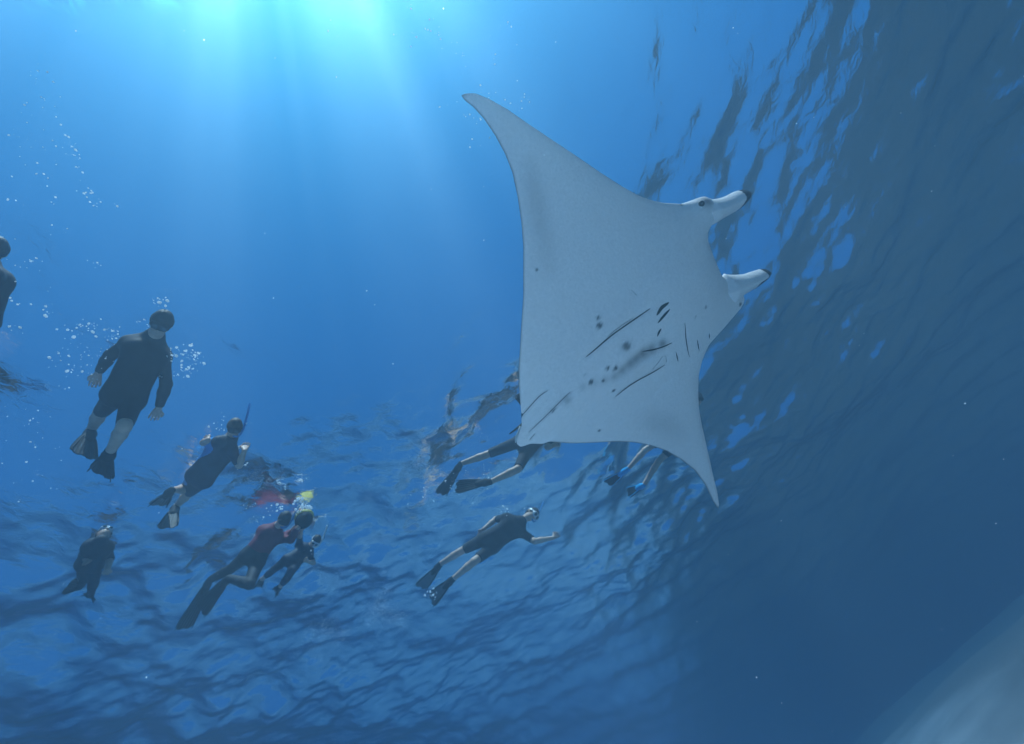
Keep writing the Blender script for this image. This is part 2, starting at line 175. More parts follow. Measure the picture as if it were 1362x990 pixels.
BUBBLES = [
    ["man", [[-3.41, 1.0, -0.3, 0.138, 30, 0.004, 0.011], [-3.34, 0.85, -0.3, 0.097, 12, 0.004, 0.01], [-3.18, 0.85, -0.2, 0.068, 14, 0.004, 0.011], [-3.26, 0.8, -0.2, 0.059, 5, 0.004, 0.009], [-3.11, 1.0, -0.15, 0.058, 16, 0.004, 0.01], [-3.1, 0.97, -0.12, 0.039, 8, 0.004, 0.009], [-2.56, 0.99, -0.12, 0.037, 14, 0.004, 0.012], [-2.52, 0.98, -0.1, 0.028, 6, 0.005, 0.012], [-3.58, 1.15, -0.25, 0.101, 12, 0.004, 0.009], [-3.83, 1.16, -0.2, 0.042, 3, 0.005, 0.009], [-2.86, 1.13, -0.15, 0.038, 6, 0.004, 0.008], [-3.29, 1.03, -0.2, 0.079, 8, 0.004, 0.009], [-3.05, 1.62, -0.2, 0.039, 5, 0.004, 0.008], [-3.08, 1.5, -0.3, 0.039, 4, 0.004, 0.008], [-2.85, 1.03, -0.12, 0.038, 6, 0.004, 0.008]]],
    ["ring", [[-2.85, 1.54, -0.2, 0.0, 95, 0.004, 0.01]]],
    ["teen", [[-3.25, 2.4, -0.15, 0.084, 12, 0.004, 0.009], [-3.15, 2.39, -0.12, 0.042, 5, 0.004, 0.009], [-3.47, 3.02, -0.2, 0.033, 3, 0.005, 0.009], [-3.0, 2.59, -0.12, 0.031, 3, 0.004, 0.008], [-3.33, 2.79, -0.2, 0.043, 5, 0.004, 0.008], [-3.73, 2.58, -0.12, 0.067, 3, 0.004, 0.008]]],
    ["woman", [[-3.49, 4.02, -0.12, 0.048, 34, 0.007, 0.02], [-3.52, 4.14, -0.12, 0.061, 30, 0.007, 0.022], [-3.68, 4.2, -0.12, 0.037, 8, 0.006, 0.014], [-3.75, 3.98, -0.12, 0.061, 14, 0.005, 0.012], [-3.82, 3.87, -0.12, 0.073, 8, 0.005, 0.01], [-3.96, 3.68, -0.1, 0.073, 6, 0.005, 0.01], [-4.0, 3.84, -0.2, 0.073, 6, 0.004, 0.009], [-3.99, 4.8, -0.3, 0.091, 8, 0.005, 0.012]]],
    ["p7", [[-1.25, 6.08, -0.6, 0.051, 12, 0.005, 0.014], [-1.31, 6.12, -0.5, 0.064, 8, 0.005, 0.01], [-1.03, 6.27, -0.6, 0.052, 6, 0.004, 0.009], [-2.92, 6.41, -1.0, 0.081, 18, 0.005, 0.013], [-2.93, 6.27, -1.0, 0.067, 8, 0.005, 0.012], [-1.18, 5.62, -0.3, 0.099, 10, 0.004, 0.01]]],
    ["p6", [[-1.66, 5.12, -0.3, 0.119, 16, 0.004, 0.01], [-1.55, 5.11, -0.2, 0.072, 8, 0.004, 0.01], [-2.03, 4.96, -0.3, 0.071, 10, 0.004, 0.009], [-1.41, 5.6, -0.4, 0.172, 14, 0.004, 0.01], [-2.08, 5.26, -0.3, 0.172, 10, 0.004, 0.009], [-1.14, 5.4, -0.2, 0.073, 8, 0.004, 0.009], [-0.74, 5.13, -0.15, 0.059, 8, 0.004, 0.009], [-0.87, 4.76, -0.1, 0.092, 10, 0.004, 0.009]]],
    ["far_left", [[-3.07, 0.13, -0.15, 0.057, 6, 0.004, 0.009], [-3.3, 0.54, -0.15, 0.039, 8, 0.004, 0.01], [-3.14, 0.81, -0.2, 0.048, 6, 0.004, 0.009], [-3.39, 0.37, -0.15, 0.04, 5, 0.004, 0.009], [-3.59, 0.55, -0.15, 0.061, 8, 0.004, 0.009], [-3.19, 0.33, -0.15, 0.136, 6, 0.003, 0.007], [-2.65, 0.41, -0.2, 0.073, 6, 0.004, 0.008], [-2.97, 0.19, -0.15, 0.038, 4, 0.004, 0.007], [-4.52, 1.21, -0.1, 0.181, 14, 0.004, 0.009], [-4.72, 1.58, -0.1, 0.233, 14, 0.004, 0.009], [-5.13, 1.79, -0.1, 0.244, 14, 0.004, 0.009]]],
    ["drift", [[-1.42, -0.33, -1.93, 0.057, 10, 0.0015, 0.0045], [-1.31, -0.36, -1.88, 0.045, 8, 0.0015, 0.0045], [-1.18, -0.43, -1.84, 0.068, 8, 0.0015, 0.0045], [-1.17, -0.47, -1.84, 0.057, 8, 0.0015, 0.0045], [-1.29, -0.2, -1.86, 0.034, 7, 0.0015, 0.0045], [-1.31, -0.17, -1.87, 0.028, 9, 0.0015, 0.0045], [-1.33, -0.13, -1.88, 0.023, 8, 0.0015, 0.0045], [-1.36, -0.1, -1.88, 0.023, 5, 0.0015, 0.0045], [-1.33, -0.22, -1.88, 0.045, 7, 0.0015, 0.0045], [-1.39, -0.2, -1.9, 0.068, 8, 0.0015, 0.0045], [-1.48, -0.16, -1.94, 0.057, 5, 0.0015, 0.0045], [-1.49, -0.13, -1.95, 0.023, 5, 0.0015, 0.0045], [-1.41, -0.02, -1.91, 0.034, 5, 0.0015, 0.0045], [-1.41, 0.01, -1.91, 0.023, 7, 0.0015, 0.0045], [-1.4, 0.04, -1.9, 0.028, 6, 0.0015, 0.0045], [-1.43, 0.06, -1.91, 0.017, 5, 0.0015, 0.0045], [-1.53, -0.04, -1.96, 0.028, 4, 0.0015, 0.0045], [-1.63, 0.04, -2.02, 0.023, 4, 0.0015, 0.0045], [-1.56, 0.07, -1.98, 0.045, 4, 0.0015, 0.0045], [-1.64, -0.13, -2.03, 0.034, 5, 0.0015, 0.0045], [-1.76, -0.03, -2.09, 0.028, 4, 0.0015, 0.0045], [-1.5, -0.23, -1.96, 0.045, 5, 0.0015, 0.0045], [0.47, 0.12, -1.64, 0.057, 8, 0.0015, 0.0045], [0.55, 0.16, -1.65, 0.034, 8, 0.0015, 0.0045], [0.65, 0.17, -1.67, 0.045, 8, 0.0015, 0.0045], [0.68, 0.2, -1.67, 0.034, 6, 0.0015, 0.0045], [0.69, 0.22, -1.68, 0.028, 5, 0.0015, 0.0045], [0.71, 0.33, -1.69, 0.045, 5, 0.0015, 0.0045], [0.77, 0.4, -1.71, 0.045, 6, 0.0015, 0.0045], [0.91, 0.47, -1.76, 0.034, 6, 0.0015, 0.0045], [1.01, 0.51, -1.79, 0.034, 6, 0.0015, 0.0045], [0.96, 0.37, -1.76, 0.045, 5, 0.0015, 0.0045], [1.06, 0.36, -1.79, 0.045, 4, 0.0015, 0.0045], [0.78, 0.57, -1.74, 0.023, 4, 0.0015, 0.0045], [0.81, 0.63, -1.76, 0.028, 5, 0.0015, 0.0045], [0.89, 0.69, -1.79, 0.011, 2, 0.0015, 0.0045], [0.9, 0.72, -1.8, 0.011, 1, 0.0015, 0.0045], [0.99, 0.72, -1.83, 0.034, 8, 0.0015, 0.0045], [1.01, 0.76, -1.85, 0.034, 6, 0.0015, 0.0045], [0.98, 0.79, -1.84, 0.045, 4, 0.0015, 0.0045], [0.58, 0.46, -1.68, 0.023, 2, 0.0015, 0.0045], [0.53, 0.49, -1.68, 0.068, 4, 0.0015, 0.0045], [0.53, 0.61, -1.7, 0.023, 2, 0.0015, 0.0045], [0.7, 0.72, -1.75, 0.011, 3, 0.0015, 0.0045], [0.65, 0.7, -1.74, 0.045, 4, 0.0015, 0.0045], [0.62, 0.67, -1.72, 0.045, 4, 0.0015, 0.0045], [0.68, 0.84, -1.77, 0.017, 2, 0.0015, 0.0045], [0.61, 0.85, -1.76, 0.017, 2, 0.0015, 0.0045], [0.56, 0.81, -1.75, 0.034, 3, 0.0015, 0.0045], [0.58, 0.08, -1.65, 0.068, 6, 0.0015, 0.0045], [0.16, -0.08, -1.6, 0.057, 3, 0.0015, 0.0045], [-0.25, -0.06, -1.61, 0.023, 2, 0.0015, 0.0045], [0.25, -0.02, -1.61, 0.057, 3, 0.0015, 0.0045], [-0.66, 0.82, -1.77, 0.227, 5, 0.0015, 0.0045], [-0.71, 1.2, -1.9, 0.113, 4, 0.0015, 0.0045], [-0.56, 1.33, -1.92, 0.113, 4, 0.0015, 0.0045], [-0.88, 1.18, -1.94, 0.113, 3, 0.0015, 0.0045]]],
    ["wisp", [[-4.94, 6.28, -0.45, 0.138, 240, 0.0012, 0.0034], [-5.17, 6.43, -0.45, 0.141, 240, 0.0012, 0.0034], [-5.37, 6.74, -0.45, 0.146, 240, 0.0012, 0.0034], [-5.59, 7.07, -0.45, 0.151, 240, 0.0012, 0.0034], [-4.85, 6.35, -0.45, 0.138, 240, 0.0012, 0.0034], [-4.93, 6.64, -0.45, 0.142, 240, 0.0012, 0.0034], [-5.12, 6.99, -0.45, 0.147, 240, 0.0012, 0.0034], [-5.12, 6.64, -0.45, 0.143, 240, 0.0012, 0.0034], [-4.89, 6.8, -0.45, 0.143, 240, 0.0012, 0.0034], [-3.74, 6.39, -0.45, 0.13, 340, 0.0012, 0.0034], [-3.92, 6.55, -0.45, 0.133, 340, 0.0012, 0.0034], [-4.05, 6.94, -0.45, 0.139, 340, 0.0012, 0.0034], [-4.1, 7.3, -0.45, 0.143, 340, 0.0012, 0.0034], [-4.21, 6.81, -0.45, 0.138, 340, 0.0012, 0.0034], [-4.38, 6.96, -0.45, 0.141, 340, 0.0012, 0.0034], [-4.17, 7.54, -0.45, 0.146, 340, 0.0012, 0.0034], [-4.06, 6.7, -0.45, 0.136, 340, 0.0012, 0.0034], [-4.2, 7.26, -0.45, 0.143, 340, 0.0012, 0.0034]]],
    ["snow", [[-1.27, 1.69, -4.22, 0.02, 1, 0.0008, 0.0022], [0.44, 2.42, -4.6, 0.02, 1, 0.0008, 0.0022], [-0.02, 0.67, -3.6, 0.02, 1, 0.0008, 0.0022], [0.34, 0.64, -3.08, 0.02, 1, 0.0008, 0.0022], [-1.01, 0.06, -1.25, 0.02, 1, 0.0008, 0.0022], [0.18, 0.88, -1.98, 0.02, 1, 0.0008, 0.0022], [0.3, 3.56, -2.78, 0.02, 1, 0.0008, 0.0022], [-0.93, 0.3, -3.1, 0.02, 1, 0.0008, 0.0022], [-1.05, -0.23, -2.74, 0.02, 1, 0.0008, 0.0022], [-0.79, 1.72, -3.08, 0.02, 1, 0.0008, 0.0022], [0.65, 0.64, -3.63, 0.02, 1, 0.0008, 0.0022], [0.04, 0.09, -2.59, 0.02, 1, 0.0008, 0.0022], [-1.01, 3.2, -2.71, 0.02, 1, 0.0008, 0.0022], [-2.8, 1.6, -3.45, 0.02, 1, 0.0008, 0.0022], [1.92, 1.01, -3.89, 0.02, 1, 0.0008, 0.0022], [-0.43, 1.87, -3.88, 0.02, 1, 0.0008, 0.0022], [0.24, 0.88, -2.48, 0.02, 1, 0.0008, 0.0022], [-0.13, 2.52, -2.54, 0.02, 1, 0.0008, 0.0022], [-0.78, 0.69, -3.92, 0.02, 1, 0.0008, 0.0022], [0.4, 1.11, -3.85, 0.02, 1, 0.0008, 0.0022], [-0.17, -0.1, -2.58, 0.02, 1, 0.0008, 0.0022], [-0.25, 0.75, -3.81, 0.02, 1, 0.0008, 0.0022], [1.06, 1.18, -3.58, 0.02, 1, 0.0008, 0.0022], [1.68, 2.77, -4.05, 0.02, 1, 0.0008, 0.0022], [0.47, 0.55, -3.47, 0.02, 1, 0.0008, 0.0022], [-0.66, 0.25, -3.39, 0.02, 1, 0.0008, 0.0022], [-1.29, 3.24, -3.95, 0.02, 1, 0.0008, 0.0022], [-0.66, 0.86, -1.38, 0.02, 1, 0.0008, 0.0022], [1.13, 1.65, -4.58, 0.02, 1, 0.0008, 0.0022], [0.45, 0.51, -2.46, 0.02, 1, 0.0008, 0.0022], [1.89, 1.26, -3.62, 0.02, 1, 0.0008, 0.0022], [-0.34, 3.19, -4.32, 0.02, 1, 0.0008, 0.0022], [-0.51, 1.57, -3.59, 0.02, 1, 0.0008, 0.0022], [-2.0, 1.19, -3.55, 0.02, 1, 0.0008, 0.0022], [0.92, 0.58, -4.39, 0.02, 1, 0.0008, 0.0022], [-0.65, 3.72, -2.62, 0.02, 1, 0.0008, 0.0022], [1.51, 0.79, -2.48, 0.02, 1, 0.0008, 0.0022], [0.18, 0.66, -1.16, 0.02, 1, 0.0008, 0.0022], [0.39, 3.07, -4.14, 0.02, 1, 0.0008, 0.0022], [0.4, 1.83, -4.19, 0.02, 1, 0.0008, 0.0022], [-0.42, 2.25, -4.2, 0.02, 1, 0.0008, 0.0022], [-0.23, -0.18, -3.57, 0.02, 1, 0.0008, 0.0022], [0.78, 0.16, -1.65, 0.02, 1, 0.0008, 0.0022], [0.16, 3.6, -4.43, 0.02, 1, 0.0008, 0.0022], [-1.27, 2.9, -3.08, 0.02, 1, 0.0008, 0.0022], [-0.49, -0.31, -3.25, 0.02, 1, 0.0008, 0.0022], [2.63, 2.49, -3.55, 0.02, 1, 0.0008, 0.0022], [-0.89, 1.53, -3.33, 0.02, 1, 0.0008, 0.0022], [2.12, 3.31, -3.22, 0.02, 1, 0.0008, 0.0022], [0.3, 2.27, -4.84, 0.02, 1, 0.0008, 0.0022], [-1.72, 1.83, -2.52, 0.02, 1, 0.0008, 0.0022], [0.27, 0.34, -3.03, 0.02, 1, 0.0008, 0.0022], [1.68, 1.32, -4.16, 0.02, 1, 0.0008, 0.0022], [0.51, 0.34, -3.42, 0.02, 1, 0.0008, 0.0022], [0.92, 1.44, -4.11, 0.02, 1, 0.0008, 0.0022], [2.42, 1.86, -3.36, 0.02, 1, 0.0008, 0.0022], [0.83, 0.43, -3.88, 0.02, 1, 0.0008, 0.0022], [1.18, 0.69, -3.76, 0.02, 1, 0.0008, 0.0022], [2.14, 3.27, -3.61, 0.02, 1, 0.0008, 0.0022], [0.59, 1.33, -4.71, 0.02, 1, 0.0008, 0.0022], [0.41, 0.64, -3.41, 0.02, 1, 0.0008, 0.0022], [-1.5, 3.47, -2.91, 0.02, 1, 0.0008, 0.0022], [0.05, 2.69, -1.91, 0.02, 1, 0.0008, 0.0022], [-0.32, 2.64, -3.99, 0.02, 1, 0.0008, 0.0022], [1.32, 2.32, -4.59, 0.02, 1, 0.0008, 0.0022], [-0.99, 0.76, -4.36, 0.02, 1, 0.0008, 0.0022], [-1.07, -0.7, -1.25, 0.02, 1, 0.0008, 0.0022], [0.84, 0.38, -3.96, 0.02, 1, 0.0008, 0.0022], [-1.48, 0.99, -3.45, 0.02, 1, 0.0008, 0.0022], [0.47, 3.31, -4.72, 0.02, 1, 0.0008, 0.0022], [-0.67, 1.82, -4.18, 0.02, 1, 0.0008, 0.0022], [1.26, 0.52, -3.44, 0.02, 1, 0.0008, 0.0022], [0.15, 2.43, -3.98, 0.02, 1, 0.0008, 0.0022], [-0.93, 2.94, -3.08, 0.02, 1, 0.0008, 0.0022], [0.12, 1.44, -4.75, 0.02, 1, 0.0008, 0.0022], [-2.15, 2.51, -2.49, 0.02, 1, 0.0008, 0.0022], [2.15, 2.71, -3.34, 0.02, 1, 0.0008, 0.0022], [1.68, 0.97, -1.52, 0.02, 1, 0.0008, 0.0022], [0.36, 0.05, -3.15, 0.02, 1, 0.0008, 0.0022], [-0.49, -0.28, -0.66, 0.02, 1, 0.0008, 0.0022], [-0.59, 1.98, -2.6, 0.02, 1, 0.0008, 0.0022], [1.34, 1.79, -4.36, 0.02, 1, 0.0008, 0.0022], [0.15, 1.31, -1.55, 0.02, 1, 0.0008, 0.0022], [0.92, 0.58, -4.29, 0.02, 1, 0.0008, 0.0022], [1.88, 3.67, -3.85, 0.02, 1, 0.0008, 0.0022], [-0.21, 0.58, -0.88, 0.02, 1, 0.0008, 0.0022], [-2.81, 1.41, -2.82, 0.02, 1, 0.0008, 0.0022], [1.06, 1.39, -4.16, 0.02, 1, 0.0008, 0.0022], [-2.71, 0.54, -1.46, 0.02, 1, 0.0008, 0.0022], [-0.52, 0.85, -3.65, 0.02, 1, 0.0008, 0.0022], [0.13, 2.13, -4.41, 0.02, 1, 0.0008, 0.0022], [0.53, 0.86, -3.1, 0.02, 1, 0.0008, 0.0022], [-2.19, 0.37, -1.7, 0.02, 1, 0.0008, 0.0022], [0.68, 2.25, -4.2, 0.02, 1, 0.0008, 0.0022], [-0.09, 1.2, -3.99, 0.02, 1, 0.0008, 0.0022], [1.51, 1.28, -3.65, 0.02, 1, 0.0008, 0.0022], [-2.08, 0.51, -2.03, 0.02, 1, 0.0008, 0.0022], [-0.66, 1.84, -2.44, 0.02, 1, 0.0008, 0.0022], [0.98, 2.61, -4.75, 0.02, 1, 0.0008, 0.0022], [-1.51, 2.07, -3.52, 0.02, 1, 0.0008, 0.0022], [1.38, 0.86, -3.75, 0.02, 1, 0.0008, 0.0022], [0.55, 1.91, -3.85, 0.02, 1, 0.0008, 0.0022], [-0.46, 1.26, -1.47, 0.02, 1, 0.0008, 0.0022], [-1.34, -0.16, -1.88, 0.02, 1, 0.0008, 0.0022], [-1.47, 0.96, -3.08, 0.02, 1, 0.0008, 0.0022], [0.59, 2.03, -4.54, 0.02, 1, 0.0008, 0.0022], [-0.37, -0.2, -2.39, 0.02, 1, 0.0008, 0.0022], [-1.07, 2.82, -2.96, 0.02, 1, 0.0008, 0.0022], [0.88, 2.93, -3.94, 0.02, 1, 0.0008, 0.0022], [0.33, 0.87, -1.47, 0.02, 1, 0.0008, 0.0022], [1.32, 0.84, -3.67, 0.02, 1, 0.0008, 0.0022], [0.75, 1.11, -2.53, 0.02, 1, 0.0008, 0.0022], [2.21, 1.94, -3.52, 0.02, 1, 0.0008, 0.0022], [0.61, 1.24, -3.18, 0.02, 1, 0.0008, 0.0022], [0.34, 0.04, -3.47, 0.02, 1, 0.0008, 0.0022], [1.39, 0.87, -3.62, 0.02, 1, 0.0008, 0.0022], [-1.05, 3.03, -3.37, 0.02, 1, 0.0008, 0.0022], [-0.53, 1.67, -3.85, 0.02, 1, 0.0008, 0.0022], [1.4, 0.64, -3.65, 0.02, 1, 0.0008, 0.0022], [-0.54, 0.43, -3.54, 0.02, 1, 0.0008, 0.0022], [2.04, 1.86, -3.59, 0.02, 1, 0.0008, 0.0022], [-1.49, 0.48, -2.96, 0.02, 1, 0.0008, 0.0022], [-2.15, 0.58, -2.35, 0.02, 1, 0.0008, 0.0022], [1.25, 3.39, -4.02, 0.02, 1, 0.0008, 0.0022], [0.12, 2.27, -3.82, 0.02, 1, 0.0008, 0.0022], [0.19, 1.48, -2.06, 0.02, 1, 0.0008, 0.0022], [-0.83, 2.43, -1.84, 0.02, 1, 0.0008, 0.0022], [0.63, 2.04, -3.3, 0.02, 1, 0.0008, 0.0022], [0.69, 3.89, -3.62, 0.02, 1, 0.0008, 0.0022], [-0.91, 1.31, -2.27, 0.02, 1, 0.0008, 0.0022], [0.82, 1.39, -4.19, 0.02, 1, 0.0008, 0.0022], [1.69, 1.02, -2.96, 0.02, 1, 0.0008, 0.0022], [1.58, 3.85, -4.87, 0.02, 1, 0.0008, 0.0022], [-0.12, -0.15, -3.51, 0.02, 1, 0.0008, 0.0022], [0.39, 4.37, -4.46, 0.02, 1, 0.0008, 0.0022], [-1.13, 3.08, -2.89, 0.02, 1, 0.0008, 0.0022], [-2.36, 0.74, -2.2, 0.02, 1, 0.0008, 0.0022], [-0.25, 0.64, -3.95, 0.02, 1, 0.0008, 0.0022], [-0.64, -0.07, -2.26, 0.02, 1, 0.0008, 0.0022], [1.58, 2.47, -4.27, 0.02, 1, 0.0008, 0.0022], [-0.03, 0.08, -2.28, 0.02, 1, 0.0008, 0.0022], [0.14, 0.57, -3.74, 0.02, 1, 0.0008, 0.0022], [1.58, 2.54, -4.31, 0.02, 1, 0.0008, 0.0022], [0.23, 2.5, -3.09, 0.02, 1, 0.0008, 0.0022], [0.78, 0.82, -3.68, 0.02, 1, 0.0008, 0.0022], [-0.25, 2.4, -4.0, 0.02, 1, 0.0008, 0.0022], [1.07, 0.47, -2.36, 0.02, 1, 0.0008, 0.0022], [-0.78, 0.97, -4.21, 0.02, 1, 0.0008, 0.0022], [-0.87, 0.74, -4.19, 0.02, 1, 0.0008, 0.0022], [-1.03, 1.36, -2.67, 0.02, 1, 0.0008, 0.0022]]],
]
# ------------------------------------------------------------------ plain surface materials
def surf(name, col, rough=.6, noise=0., nscale=20., spec=.3, attr=None, dark=(.02, .022, .026), bump=0.):
    m, N, L, out = mat(name)
    p = N.new('ShaderNodeBsdfPrincipled'); p.inputs['Roughness'].default_value = rough
    p.inputs['Specular IOR Level'].default_value = spec
    L.new(p.outputs[0], out.inputs['Surface'])
    src = None
    if noise or bump:
        tc = N.new('ShaderNodeTexCoord'); nz = N.new('ShaderNodeTexNoise')
        nz.inputs['Scale'].default_value = nscale; nz.inputs['Detail'].default_value = 4
        L.new(tc.outputs['Object'], nz.inputs['Vector'])
    if noise:
        rp = N.new('ShaderNodeMapRange'); rp.inputs[1].default_value = .3; rp.inputs[2].default_value = .7
        rp.inputs[3].default_value = 1-noise; rp.inputs[4].default_value = 1+noise
        L.new(nz.outputs[0], rp.inputs[0])
        mu = N.new('ShaderNodeMix'); mu.data_type = 'RGBA'; mu.blend_type = 'MULTIPLY'; mu.inputs[0].default_value = 1
        mu.inputs[6].default_value = (*col, 1); L.new(rp.outputs[0], mu.inputs[7]); src = mu.outputs[2]
    if bump:
        b = N.new('ShaderNodeBump'); b.inputs['Strength'].default_value = .6; b.inputs['Distance'].default_value = bump
        L.new(nz.outputs[0], b.inputs['Height']); L.new(b.outputs[0], p.inputs['Normal'])
    if attr:
        at = N.new('ShaderNodeAttribute'); at.attribute_name = attr
        mu = N.new('ShaderNodeMix'); mu.data_type = 'RGBA'
        L.new(at.outputs['Fac'], mu.inputs[0])
        if src: L.new(src, mu.inputs[6])
        else: mu.inputs[6].default_value = (*col, 1)
        mu.inputs[7].default_value = (*dark, 1); src = mu.outputs[2]
    if src: L.new(src, p.inputs['Base Color'])
    else: p.inputs['Base Color'].default_value = (*col, 1)
    return m
MT = dict(
    skin=surf('skin', (.58, .36, .26), .5, .12, 14), skin_tan=surf('skin_tan', (.46, .27, .18), .5, .12, 14),
    black=surf('black_neoprene', (.022, .022, .028), .7, .25, 9, bump=.006), navy=surf('navy_neoprene', (.03, .04, .065), .7, .25, 9, bump=.006),
    shirt=surf('dark_shirt', (.03, .032, .04), .85, .25, 8, bump=.012), shorts=surf('dark_shorts', (.028, .03, .038), .85, .25, 8, bump=.012),
    maroon=surf('maroon_lycra', (.16, .022, .04), .7, .2, 9, bump=.008), pink=surf('pink_trim', (.6, .05, .2), .6),
    blue=surf('bright_blue_trim', (.03, .22, .55), .55), hair=surf('dark_hair', (.03, .022, .018), .6, .4, 40, bump=.01),
    fair=surf('brown_hair', (.1, .06, .035), .6, .4, 40, bump=.01),
    rubber=surf('black_rubber', (.02, .022, .025), .75, .2, 30, spec=.15), grey=surf('grey_fin_plastic', (.12, .13, .14), .4, .15, 20),
    pale=surf('pale_fin_plastic', (.10, .095, .09), .7, .15, 20), bluefin=surf('blue_fin_plastic', (.03, .4, .75), .35, .1, 20),
    white=surf('white_plastic', (.75, .75, .75), .35), silver=surf('silver_plastic', (.55, .56, .58), .25, spec=.7),
    lens=surf('mask_glass', (.03, .04, .05), .08, spec=.8), snork=surf('blue_tube_plastic', (.02, .2, .5), .3),
    yellow=surf('yellow_foam', (.55, .46, .12), .6, .15, 20),
    belly=surf('manta_belly_skin', (.86, .76, .73), .5, .06, 45, attr='pigment_shade', bump=.006), back=surf('manta_back_skin', (.03, .034, .04), .55, .3, 5),
    slit=surf('dark_slit', (.018, .02, .024), .7), eye=surf('manta_eye', (.01, .01, .012), .12, spec=.6),
    foam=surf('air_bubble', (.92, .94, .96), .12, spec=.8),
)
def glow_through(m):                                          # air in water passes the daylight down through it
    N = m.node_tree.nodes; L = m.node_tree.links; out = next(n for n in N if n.type == 'OUTPUT_MATERIAL'); p = next(n for n in N if n.type == 'BSDF_PRINCIPLED')
    t = N.new('ShaderNodeBsdfTranslucent'); t.inputs[0].default_value = (1, 1, 1, 1); x = N.new('ShaderNodeMixShader'); x.inputs[0].default_value = .65
    L.new(p.outputs[0], x.inputs[1]); L.new(t.outputs[0], x.inputs[2]); L.new(x.outputs[0], out.inputs['Surface'])
glow_through(MT['foam'])
# ------------------------------------------------------------------ smooth bodies from blended round cones (surface nets)
def V(*a): return np.array(a, float)
def unit(v): return v/(np.linalg.norm(v)+1e-9)
class Field:
    def __init__(s, lo, hi, h):
        s.h = h; s.lo = lo-4*h; n = np.ceil((hi+4*h-s.lo)/h).astype(int)+1
        s.n = n; s.f = np.full(n, 1.0, np.float32)
    def box(s, lo, hi):
        i0 = np.maximum(0, np.floor((lo-s.lo)/s.h).astype(int)); i1 = np.minimum(s.n, np.ceil((hi-s.lo)/s.h).astype(int)+1)
        ax = [s.lo[k]+s.h*np.arange(i0[k], i1[k]) for k in range(3)]
        return tuple(slice(a, b) for a, b in zip(i0, i1)), np.meshgrid(*ax, indexing='ij', sparse=True)
    def blend(s, sl, d, k):
        a = s.f[sl]; h = np.clip(.5+.5*(a-d)/k, 0, 1)
        s.f[sl] = a*(1-h)+d*h-k*h*(1-h)
    def cone(s, a, b, ra, rb, k=.02, clip=None, grow=0.):
        ra += grow; rb += grow; m = max(ra, rb)+k+3*s.h
        sl, (X, Y, Z) = s.box(np.minimum(a, b)-m, np.maximum(a, b)+m)
        d = b-a; L2 = d@d+1e-9
        t = ((X-a[0])*d[0]+(Y-a[1])*d[1]+(Z-a[2])*d[2])/L2; tc = np.clip(t, 0, 1)
        D = np.sqrt((X-a[0]-tc*d[0])**2+(Y-a[1]-tc*d[1])**2+(Z-a[2]-tc*d[2])**2)-(ra+(rb-ra)*tc)
        if clip is not None: D = np.maximum(D, (t-clip)*math.sqrt(L2))
        s.blend(sl, D, k)
    def ell(s, c, axes, r, k=.02, grow=0., cut=()):
        r = np.array(r)+grow; m = r.max()+k+3*s.h
        sl, (X, Y, Z) = s.box(c-m, c+m)
        P = [((X-c[0])*e[0]+(Y-c[1])*e[1]+(Z-c[2])*e[2]) for e in axes]
        q = np.sqrt(sum((p/rr)**2 for p, rr in zip(P, r)))
        D = (q-1)*r.min()
        for (e, o) in cut: D = np.maximum(D, ((X-c[0])*e[0]+(Y-c[1])*e[1]+(Z-c[2])*e[2])-o)
        s.blend(sl, D, k)
    def mesh(s):
        f = s.f; inside = f < 0
        c = np.zeros(np.array(f.shape)-1, np.int8)
        for dx in (0, 1):
            for dy in (0, 1):
                for dz in (0, 1):
                    c += inside[dx:dx+c.shape[0], dy:dy+c.shape[1], dz:dz+c.shape[2]]
        act = (c > 0) & (c < 8); idx = np.argwhere(act)
        vid = np.full(c.shape, -1, np.int64); vid[act] = np.arange(len(idx))
        acc = np.zeros((len(idx), 3)); cnt = np.zeros(len(idx))
        cor = [(x, y, z) for x in (0, 1) for y in (0, 1) for z in (0, 1)]
        val = {q: f[idx[:, 0]+q[0], idx[:, 1]+q[1], idx[:, 2]+q[2]] for q in cor}
        for a in cor:
            for ax in range(3):
                if a[ax] == 0:
                    b = list(a); b[ax] = 1; b = tuple(b)
                    va, vb = val[a], val[b]; m = (va < 0) != (vb < 0)
                    t = np.where(m, va/(va-vb+1e-12*((va-vb) == 0)), 0)
                    p = np.tile(np.array(a, float), (len(idx), 1)); p[:, ax] += t
                    acc[m] += p[m]; cnt[m] += 1
        co = (idx+acc/np.maximum(cnt, 1)[:, None])*s.h+s.lo
        F = []
        for ax in range(3):
            u, w = [(1, 2), (2, 0), (0, 1)][ax]
            sl = [slice(1, -1)]*3; sl[ax] = slice(0, -1); s2 = [slice(1, -1)]*3; s2[ax] = slice(1, None)
            A, B = inside[tuple(sl)], inside[tuple(s2)]
            e = np.argwhere(A != B)
            if not len(e): continue
            off = np.ones(3, int); off[ax] = 0; e = e+off
            fl = inside[e[:, 0], e[:, 1], e[:, 2]]
            def vv(du, dw):
                q = e.copy(); q[:, u] -= du; q[:, w] -= dw
                return vid[q[:, 0], q[:, 1], q[:, 2]]
            Q = np.stack([vv(1, 1), vv(0, 1), vv(0, 0), vv(1, 0)], 1)
            Q[~fl] = Q[~fl][:, ::-1]
            F.append(Q)
        return co, np.concatenate(F)
